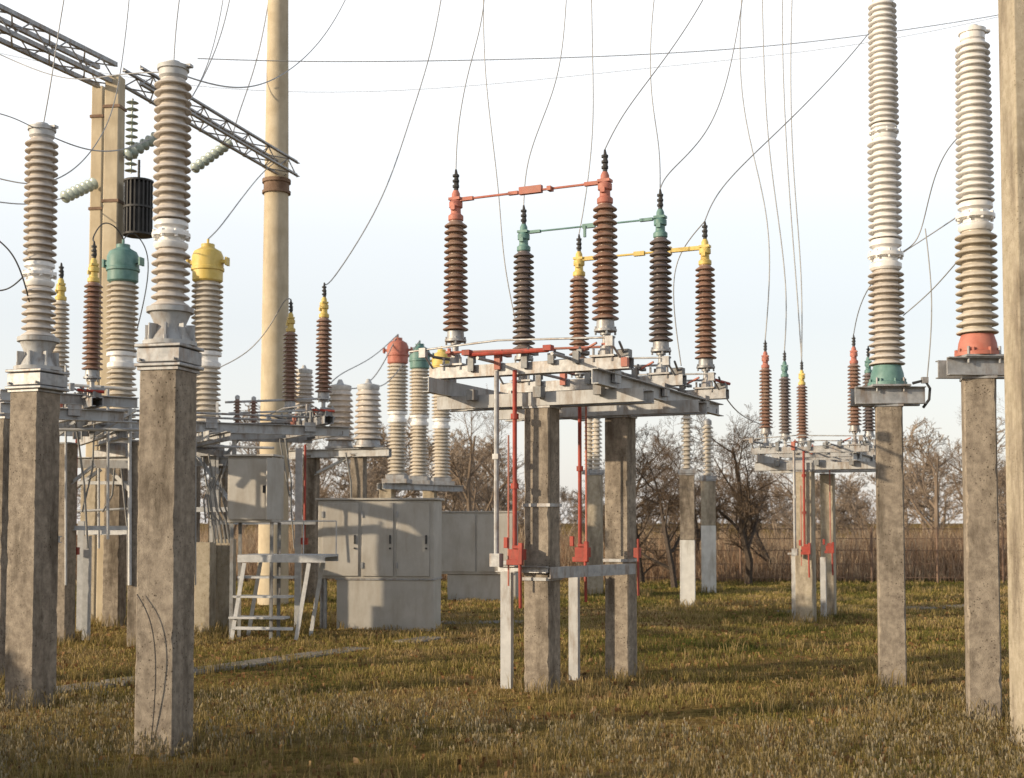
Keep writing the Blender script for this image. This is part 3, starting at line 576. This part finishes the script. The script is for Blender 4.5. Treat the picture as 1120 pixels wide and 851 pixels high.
wire([(-20,190,13),(15,200,13),(50,203,13),(85,185,13.5),(112,150,14),(128,110,15),(140,20,16),(145,-50,16)],'slack conductor looping from the insulator')
wire([S2,(245,98,10.5),(290,95,13),(335,65,16),(370,20,18),(400,-50,19)],'slack conductor looping from the insulator')
wire([(-10,55,14),(40,78,14),(85,90,13),(130,80,11),S2],'slack conductor looping from the insulator')
wire([S1,(56,90,11),(63,40,11),(75,-30,11)])
wire([S2,(192,30,9),(200,-30,9.2)])
wire([cttop(1),(240,250,20.3),(258,225,21),(285,190,23),(300,178,24.5)],'slack conductor looping from the pole to a transformer')
wire([A(252,156,23.4),(262,120,24),(285,60,25),(300,-40,25)],'slack conductor above the disc insulators')
wire([A(184,142,20.5),(210,110,22),(245,40,24),(260,-50,24)],'slack conductor above the disc insulators')
wire([A(68,217,19.6),(30,226,19),(-20,218,18)],'slack conductor beside the disc insulators')
wire([cttop(0),(128,248,18.5),(112,240,18),(100,262,16.5),T(dis4,1.55,2)],'black jumper looping over the current transformer',r=.009,mat='black')
wire([cttop(0),(145,250,18.7),(165,275,19),(160,320,19),(150,360,19)],'black jumper looping over the current transformer',r=.008,mat='black')
wire([(-8,258,11),(14,275,11),(26,305,11),(32,330,11.1)],'black jumper hanging by the post',r=.007,mat='black')
wire([(-8,318,11.5),(10,318,11.5),(28,300,11.3)],'black jumper hanging by the post',r=.007,mat='black')
wire([T(dis3,0,2),(312,325,19.6),(300,350,19.8),(275,385,20),(240,402,20)],'slack conductor between disconnector and transformer')
wire([A(352,430,19.2),(370,408,22),(405,395,26),cttop(2)],'slack conductor between disconnector and transformer')
wire([A(370,420,25.3),(385,428,26),(410,418,28),cttop(2)],'slack conductor between disconnector and transformer')
wire([A(402,422,24.9),(420,425,27),(440,400,29),cttop(3)],'slack conductor between disconnector and transformer')
wire([(785,420,14.5),(805,454,17),(835,465,20)],'short conductor between frames')
wire([(214,640,9.1),(214,560,9.1),(214,410,9.1)],'thin earthing strip clipped to concrete post',r=.005)
wire([(150,650,8.85),(168,680,8.8),(172,740,8.8),(165,815,8.85)],'loose earthing wire at the foot of the post',r=.004,mat='black')
wire([(1089,410,10.4),(1089,520,10.4),(1089,640,10.4),(1091,790,10.4)],'thin earthing strip clipped to concrete post',r=.006,mat='black')
# ------------------------------------------------------------ ground
b=MB(); ys=[-60,-20,0,4,6]+[6+i*.5 for i in range(1,70)]+[45,55,75,110,180,300,500,900]; xs=[-600,-300,-120,-60,-35]+[-30+i*.75 for i in range(81)]+[35,60,120,300,600]
vs=[];fs=[]
for y in ys:
    for x in xs:
        z=0
        if 4<y<42: z=.012*math.sin(x*2.1+y*.7)*math.sin(y*1.7-x*.6)+.008*math.sin(x*5+1.3*y)
        vs.append((x,y,z))
k=len(xs)
for j in range(len(ys)-1):
    for i in range(k-1): fs.append((j*k+i,j*k+i+1,(j+1)*k+i+1,(j+1)*k+i))
b.add(vs,fs)
m,nt,bs=newmat('dry_grass_ground'); N=nt.nodes;L=nt.links
geo=N.new('ShaderNodeNewGeometry')
def noise(sc,det=6):
    n=N.new('ShaderNodeTexNoise'); n.inputs['Scale'].default_value=sc; n.inputs['Detail'].default_value=det; n.inputs['Roughness'].default_value=.65; L.new(geo.outputs['Position'],n.inputs['Vector']); return n
def ramp(src,stops):
    r=N.new('ShaderNodeValToRGB')
    while len(r.color_ramp.elements)<len(stops): r.color_ramp.elements.new(.5)
    for el,(p,c) in zip(r.color_ramp.elements,stops): el.position=p; el.color=(*c,1)
    L.new(src,r.inputs['Fac']); return r
r1=ramp(noise(.6).outputs['Fac'],[(.3,(.15,.125,.045)),(.5,(.26,.19,.08)),(.7,(.21,.14,.085))])
r2=ramp(noise(9,8).outputs['Fac'],[(.35,(.45,.42,.35)),(.65,(1.2,1.15,1.0))])
mx=N.new('ShaderNodeMix'); mx.data_type='RGBA'; mx.blend_type='MULTIPLY'; mx.inputs[0].default_value=1; L.new(r1.outputs[0],mx.inputs[6]); L.new(r2.outputs[0],mx.inputs[7]); L.new(mx.outputs[2],bs.inputs['Base Color'])
bp=N.new('ShaderNodeBump'); bp.inputs['Strength'].default_value=1; bp.inputs['Distance'].default_value=.05; L.new(noise(14,8).outputs['Fac'],bp.inputs['Height']); L.new(bp.outputs[0],bs.inputs['Normal'])
bs.inputs['Roughness'].default_value=1; bs.inputs['Specular IOR Level'].default_value=0
M['ground']=m
g=b.obj('ground',None,('ground',),sharp=180); g['kind']='structure'; g['label']='flat yard of short golden-green autumn grass'; g['category']='ground'
def path(p,q,w,label):
    b=MB(); p=Vector(p);q=Vector(q); a=(q-p); n=int(a.length/.75); ang=math.atan2(a.y,a.x)
    for i in range(n):
        if random.random()<.1: continue
        c=p+a*((i+.5)/n); b.box((c.x+random.uniform(-.03,.03),c.y+random.uniform(-.03,.03),-.006+random.uniform(-.01,.008)),(a.length/n-.03,w,.06),rz=ang+random.uniform(-.05,.05))
    o=b.obj('path',None,('slab',),.01); o['kind']='structure'; o['label']=label; o['category']='path'
path((X(45,12.0),12.0,0),(X(480,17.6),17.6,0),.36,'line of concrete trench slabs sunk in grass')
path((X(860,22),22.6,0),(X(1060,25),24.2,0),.5,'concrete slabs sunk in grass near distant posts')
path((X(600,20),20.4,0),(X(480,21),20.2,0),.45,'concrete slabs sunk in grass near cabinets')
# ------------------------------------------------------------ grass
def blade_obj(name,x,y,h,w,colr,lean,label,z0=None):
    n=len(x); ang=RNG.uniform(0,2*np.pi,n); la=RNG.uniform(0,2*np.pi,n); ln=lean*h*RNG.uniform(.2,1,n)
    dx=np.cos(ang)*w/2; dy=np.sin(ang)*w/2; lx=np.cos(la)*ln; ly=np.sin(la)*ln
    z0=np.zeros(n) if z0 is None else z0
    V=np.zeros((n,5,3),np.float32)
    V[:,0]=np.stack([x-dx,y-dy,z0-.01],1); V[:,1]=np.stack([x+dx,y+dy,z0-.01],1)
    V[:,2]=np.stack([x+dx*.8+lx*.35,y+dy*.8+ly*.35,z0+h*.6],1); V[:,3]=np.stack([x-dx*.8+lx*.35,y-dy*.8+ly*.35,z0+h*.6],1)
    V[:,4]=np.stack([x+lx,y+ly,z0+h*(1-.25*lean)],1)
    base=(np.arange(n)*5)[:,None]; lv=(base+np.array([[0,1,2,3,3,2,4]])).ravel().astype(np.int32)
    ls=np.stack([np.arange(n)*7,np.arange(n)*7+4],1).ravel().astype(np.int32)
    me=bpy.data.meshes.new(name); me.vertices.add(n*5); me.vertices.foreach_set('co',V.ravel())
    me.loops.add(n*7); me.loops.foreach_set('vertex_index',lv); me.polygons.add(n*2); me.polygons.foreach_set('loop_start',ls)
    me.update(calc_edges=True)
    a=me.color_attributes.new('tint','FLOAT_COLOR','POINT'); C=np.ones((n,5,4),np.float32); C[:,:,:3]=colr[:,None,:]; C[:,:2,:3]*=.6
    a.data.foreach_set('color',C.ravel()); me.materials.append(M['blade'])
    o=bpy.data.objects.new(name,me); COL.objects.link(o); o['kind']='stuff'; o['label']=label; o['category']='grass' if 'grass' in name else 'plants'; return o
def pn(x,y,s,seed=0):
    r=np.random.default_rng(seed); v=0
    for k in range(5):
        a=r.uniform(0,6.28); f=s*r.uniform(.6,1.8); v=v+np.sin((x*np.cos(a)+y*np.sin(a))*f+r.uniform(0,6.28)+1.2*np.sin(y*f*.6+k))
    return v/5
def pal(t,cols):
    t=np.clip(t,0,.9999)*(len(cols)-1); i=t.astype(int); f=(t-i)[:,None]; c=np.array(cols); return c[i]*(1-f)+c[i+1]*f
n=400000
d=RNG.uniform(6.3,36,n); x=RNG.uniform(-1,1,n)*(.46*d+1.6)
dens=.42+.8*pn(x,d,1.6,3)+.45*pn(x,d,5,4); keep=RNG.uniform(0,1,n)<np.clip(dens+.25,.08,1)
x=x[keep];d=d[keep]; n=len(x)
h=(.022+.04*RNG.uniform(0,1,n)**2+.06*np.clip(pn(x,d,2.2,8),0,1)+.05*np.clip(pn(x,d,6.5,18),0,1))*(1+.2*np.clip((d-10)/15,0,1)); w=.0035*np.clip(d/8,1,4)*RNG.uniform(.7,1.4,n)
t=.56+.65*pn(x,d,.8,5)+.5*pn(x,d,3.5,6)+RNG.normal(0,.2,n)
colr=pal(t,[(.085,.105,.03),(.17,.165,.045),(.33,.27,.085),(.47,.36,.14),(.45,.33,.18)])*RNG.uniform(.7,1.25,n)[:,None]
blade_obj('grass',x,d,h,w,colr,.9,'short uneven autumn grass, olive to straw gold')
cx=[];cy=[];ch=[]
nt_=2000; td=6.5+RNG.uniform(0,1,nt_)**1.5*26; tx=RNG.uniform(-1,1,nt_)*(.46*td+1)
for i in range(nt_):
    k=RNG.integers(10,40); s=RNG.uniform(.03,.13); cx.append(tx[i]+RNG.normal(0,s,k)); cy.append(td[i]+RNG.normal(0,s,k)); ch.append(RNG.uniform(.5,1,k)*RNG.uniform(.06,.22))
for e in posts:
    k=130; a=RNG.uniform(0,6.28,k); r=.18+np.abs(RNG.normal(0,.09,k)); cx.append(e.location.x+np.cos(a)*r); cy.append(e.location.y+np.sin(a)*r); ch.append(RNG.uniform(.08,.26,k))
x=np.concatenate(cx);y=np.concatenate(cy);h=np.concatenate(ch);n=len(x)
colr=pal(RNG.uniform(0,1,n)*.6+.4*(.5+.5*pn(x,y,1.1,9)),[(.10,.11,.03),(.24,.19,.07),(.40,.30,.14),(.48,.38,.22)])
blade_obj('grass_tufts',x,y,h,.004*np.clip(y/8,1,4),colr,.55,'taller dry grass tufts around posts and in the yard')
n=14000; y=6.4+RNG.uniform(0,1,n)**1.5*5; x=RNG.uniform(-1,1,n)*(.46*y+1); kp=RNG.uniform(-.4,1,n)<pn(x,y,1.3,21)*1.4+.2; x=x[kp];y=y[kp];n=len(x)
h=RNG.uniform(.06,.20,n)
colr=pal(RNG.uniform(0,1,n),[(.14,.11,.06),(.28,.23,.13),(.46,.40,.28)])
xs_=np.concatenate([x]+[x+RNG.normal(0,.012,n) for _ in range(5)]); ys_=np.concatenate([y]+[y+RNG.normal(0,.012,n) for _ in range(5)])
hs=np.concatenate([h]+[np.full(n,.018)]*5); zs=np.concatenate([np.zeros(n)]+[h*RNG.uniform(.6,1,n) for _ in range(5)])
ws=np.concatenate([np.full(n,.003)]+[np.full(n,.008)]*5)
blade_obj('dry_weeds',xs_,ys_,hs,ws,np.concatenate([colr]*6),.6,'low dry weeds with pale seed heads',z0=zs)
n=6000; y=RNG.uniform(6.5,26,n); x=RNG.uniform(-1,1,n)*(.46*y+1)
blade_obj('fallen_leaves',x,y,np.full(n,.05),RNG.uniform(.02,.05,n)*np.clip(y/12,1,2),pal(RNG.uniform(0,1,n),[(.12,.06,.03),(.28,.15,.07),(.38,.26,.14)]),1.4,'scattered brown fallen leaves')
n=95000; y=33.5+RNG.uniform(0,1,n)**1.2*24; x=RNG.uniform(-1,1,n)*(.5*y+3)
hh=(.45+.55*pn(x,y,.45,31)+.2*pn(x,y,2,32)+RNG.uniform(.05,.8,n)**1.5)*np.clip((y-32)/5,.35,1.3)
kp=hh>.15; x=x[kp];y=y[kp];hh=hh[kp]; n=len(x)
colr=pal(.55+.4*pn(x,y,.35,33)+RNG.normal(0,.28,n),[(.13,.08,.05),(.26,.17,.11),(.38,.27,.18),(.52,.42,.30)])
blade_obj('dry_reeds',x,y,hh,RNG.uniform(.010,.024,n),colr,.4,'belt of dry reddish-brown reeds and scrub')
# ------------------------------------------------------------ trees
def gen_tree(seed,H,levels=4,spread=.9,nb=7,r0=None,low=.15,rmin=.0035):
    rd=random.Random(seed); tr=MB(); cr=MB(); r0=r0 or H*.022
    def branch(p,dr,ln,r,lv):
        k=5 if lv<2 else 3; pts=[p];rs=[r]; dd=dr.copy()
        for i in range(k):
            dd=(dd+Vector((rd.gauss(0,.13),rd.gauss(0,.13),rd.gauss(.08,.08)))).normalized(); pts.append(pts[-1]+dd*ln/k); rs.append(max(rmin,r*(1-.75*(i+1)/k)))
        (tr if lv<2 else cr).tube(pts,rs,6 if lv==0 else (4 if lv<2 else 3))
        if lv>=levels: return
        m=nb if lv==0 else nb-1 if lv==1 else nb-2
        for j in range(m):
            t=(low if lv==0 else .2)+(1-(low if lv==0 else .2))*(j+rd.random())/m; q=t*k; i=min(int(q),k-1); pp=pts[i].lerp(pts[i+1],q-i)
            base=(pts[i+1]-pts[i]).normalized(); sd=Vector((rd.gauss(0,1),rd.gauss(0,1),rd.gauss(0,.4))); sd=(sd-base*sd.dot(base)).normalized()
            nd=(base*rd.uniform(.5,.9)+sd*spread*rd.uniform(.6,1)).normalized()
            branch(pp,nd,ln*rd.uniform(.42,.68)*(1-.3*t),rs[i]*rd.uniform(.45,.65),lv+1)
    branch(Vector((0,0,-.05)),Vector((rd.gauss(0,.08),rd.gauss(0,.08),1)),H*.72,r0,0)
    return tr,cr
def tree(px,d,seed,H,label,mats=('bark','twig'),**kw):
    e=thing('bare_tree',label,'tree',(X(px,d),d,0)); tr,cr=gen_tree(seed,H,**kw)
    tr.obj('trunk',e,(mats[0],)); c=cr.obj('crown',e,(mats[1],)); return e
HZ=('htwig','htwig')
ta=tree(738,30.6,3,4.1,'small bare tree with tangled crown at the yard edge',nb=9,low=.12,spread=1.05,r0=.09)
tb=tree(818,32,5,5.0,'dark bare tree with spreading branches at the yard edge',nb=9,low=.1,spread=.95,r0=.11)
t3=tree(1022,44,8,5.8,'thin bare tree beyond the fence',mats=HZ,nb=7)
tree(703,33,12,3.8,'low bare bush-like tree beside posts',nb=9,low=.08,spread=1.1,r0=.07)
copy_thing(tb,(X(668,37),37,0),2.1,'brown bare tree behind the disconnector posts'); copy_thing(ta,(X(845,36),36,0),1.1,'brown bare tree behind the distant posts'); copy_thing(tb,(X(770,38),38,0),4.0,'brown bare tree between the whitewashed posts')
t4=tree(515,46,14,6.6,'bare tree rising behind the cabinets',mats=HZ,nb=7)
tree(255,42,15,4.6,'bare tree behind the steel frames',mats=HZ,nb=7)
copy_thing(t3,(X(905,48),48,0),1.3,'bare tree behind a distant disconnector')
copy_thing(t3,(X(320,46),46,0),4,'bare tree behind the steel frames'); copy_thing(t3,(X(405,48),48,0),5,'bare tree behind the cabinets')
copy_thing(t4,(X(540,50),50,0),3,'bare tree rising behind the cabinets'); copy_thing(t4,(X(1065,48),48,0),1,'bare tree beyond the fence')
trb,crb=gen_tree(41,2.4,levels=4,nb=9,low=.04,spread=1.2,r0=.06,rmin=.013)
bush=thing('added_shade_bush','dense bare bush added out of view to shade the foreground','bush',(-7.2,4.6,0),0,'added shade bushes out of view'); trb.obj('stem',bush,('bark',)); crb.obj('crown',bush,('twig',))
for i,(bx,by,s) in enumerate(((-6.6,5.4,.8),(-7.6,5.8,.95),(-8.4,6.6,.8),(-6.0,3.6,.95),(-5.2,2.8,.8),(-5.6,4.3,.75),(-4.6,3.4,.7),(-10.2,8.4,1.0),(-9.6,6.2,1.1),(-8.8,5.2,1.1),(-14.5,13.4,1.0),(-4.6,2.0,.9),(-3.6,1.2,.9),(-6.8,2.6,1.2))):  # unseen bushes, added left of view to throw shade bands over the grass
    copy_thing(bush,(bx,by,0),i*1.1,scale=s)
tr,cr=gen_tree(99,1.0,levels=4,nb=7,r0=.02,rmin=.0025); base=np.array(tr.v+cr.v,np.float32); nf=len(tr.v); fa=tr.f+[tuple(i+nf for i in q) for q in cr.f]
quad=np.array([f for f in fa if len(f)==4],np.int32)
K=120; VV=[];QQ=[]
for i in range(K):
    dd=RNG.uniform(60,105); xx=RNG.uniform(-.5,.5)*dd; fr=xx/dd
    s=RNG.uniform(3.0,6.0)*(1.35 if (fr<-.02 or fr>.3) else .8); a=RNG.uniform(0,6.28); c_,s_=np.cos(a),np.sin(a)
    v=base*np.array([s*1.2,s*1.2,s*1.05]); v=np.stack([v[:,0]*c_-v[:,1]*s_+xx,v[:,0]*s_+v[:,1]*c_+dd,v[:,2]],1); VV.append(v); QQ.append(quad+i*len(base))
VV=np.concatenate(VV).astype(np.float32); QQ=np.concatenate(QQ)
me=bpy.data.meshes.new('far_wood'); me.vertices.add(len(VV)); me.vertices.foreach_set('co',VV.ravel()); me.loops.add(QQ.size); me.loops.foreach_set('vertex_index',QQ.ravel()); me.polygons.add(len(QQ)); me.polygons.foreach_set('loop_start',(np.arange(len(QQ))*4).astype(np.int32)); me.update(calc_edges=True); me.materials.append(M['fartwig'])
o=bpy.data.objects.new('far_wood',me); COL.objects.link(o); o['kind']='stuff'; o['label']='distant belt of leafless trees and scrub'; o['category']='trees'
# ------------------------------------------------------------ fence
e=thing('wire_fence','low wire mesh fence on thin posts along the scrub','fence',(0,33.0,0))
b=MB(); x0,x1=2.5,16
for i in range(9):
    xx=x0+(x1-x0)*i/8; MB().tube([(xx,0,-.05),(xx,0,1.45)],.03,6).obj('fence_post',e,('rust',))
for z in (.15,.5,.85,1.15,1.4): b.tube([(x0,0,z),(x1,0,z)],.009,4)
for i in range(110):
    xx=x0+(x1-x0)*i/110; b.tube([(xx,0,.1),(xx+.12,0,1.4)],.0045,3)
b.obj('wire_mesh',e,('rust',))
# ------------------------------------------------------------ light
el=math.radians(14.5); az=math.radians(247)
sd=Vector((math.sin(az)*math.cos(el),math.cos(az)*math.cos(el),math.sin(el)))
sl=bpy.data.lights.new('sun','SUN'); sl.energy=5.0; sl.angle=math.radians(.6); sl.color=(1,.81,.57)
so=bpy.data.objects.new('sun',sl); COL.objects.link(so); so.rotation_euler=sd.to_track_quat('Z','Y').to_euler(); so.location=(-10,-10,12)
w=bpy.data.worlds.new('World'); scene.world=w; w.use_nodes=True; nt=w.node_tree;N=nt.nodes;L=nt.links
for q in list(N): N.remove(q)
out=N.new('ShaderNodeOutputWorld'); sk=N.new('ShaderNodeTexSky'); sk.sky_type='NISHITA'; sk.sun_disc=False; sk.sun_elevation=el; sk.sun_rotation=az; sk.dust_density=2
b1=N.new('ShaderNodeBackground'); b1.inputs[1].default_value=.05; L.new(sk.outputs[0],b1.inputs[0])
tc=N.new('ShaderNodeTexCoord'); sp=N.new('ShaderNodeSeparateXYZ'); L.new(tc.outputs['Generated'],sp.inputs[0])
r=ramp(sp.outputs['Z'],[(0,(.76,.72,.69)),(.06,(.77,.75,.73)),(.15,(.75,.76,.765)),(.22,(.84,.85,.855)),(.28,(1.0,1.0,1.0)),(.38,(1.15,1.15,1.15)),(.47,(.38,.40,.43)),(1,(.10,.12,.16))])
b2=N.new('ShaderNodeBackground'); b2.inputs[1].default_value=1; L.new(r.outputs[0],b2.inputs[0])
ad=N.new('ShaderNodeAddShader'); L.new(b1.outputs[0],ad.inputs[0]); L.new(b2.outputs[0],ad.inputs[1]); L.new(ad.outputs[0],out.inputs[0])
# camera
cd=bpy.data.cameras.new('camera'); cd.sensor_width=36; cd.lens=45; cd.clip_end=2000; cd.shift_y=SH/1120; co=bpy.data.objects.new('camera',cd); COL.objects.link(co)
co.location=(0,0,CAMH); co.rotation_euler=(math.pi/2+TH,0,0); scene.camera=co
cd.dof.use_dof=True; cd.dof.focus_distance=12.0; cd.dof.aperture_fstop=2.8
scene.view_settings.view_transform='Standard'; scene.view_settings.look='None'; scene.view_settings.exposure=0
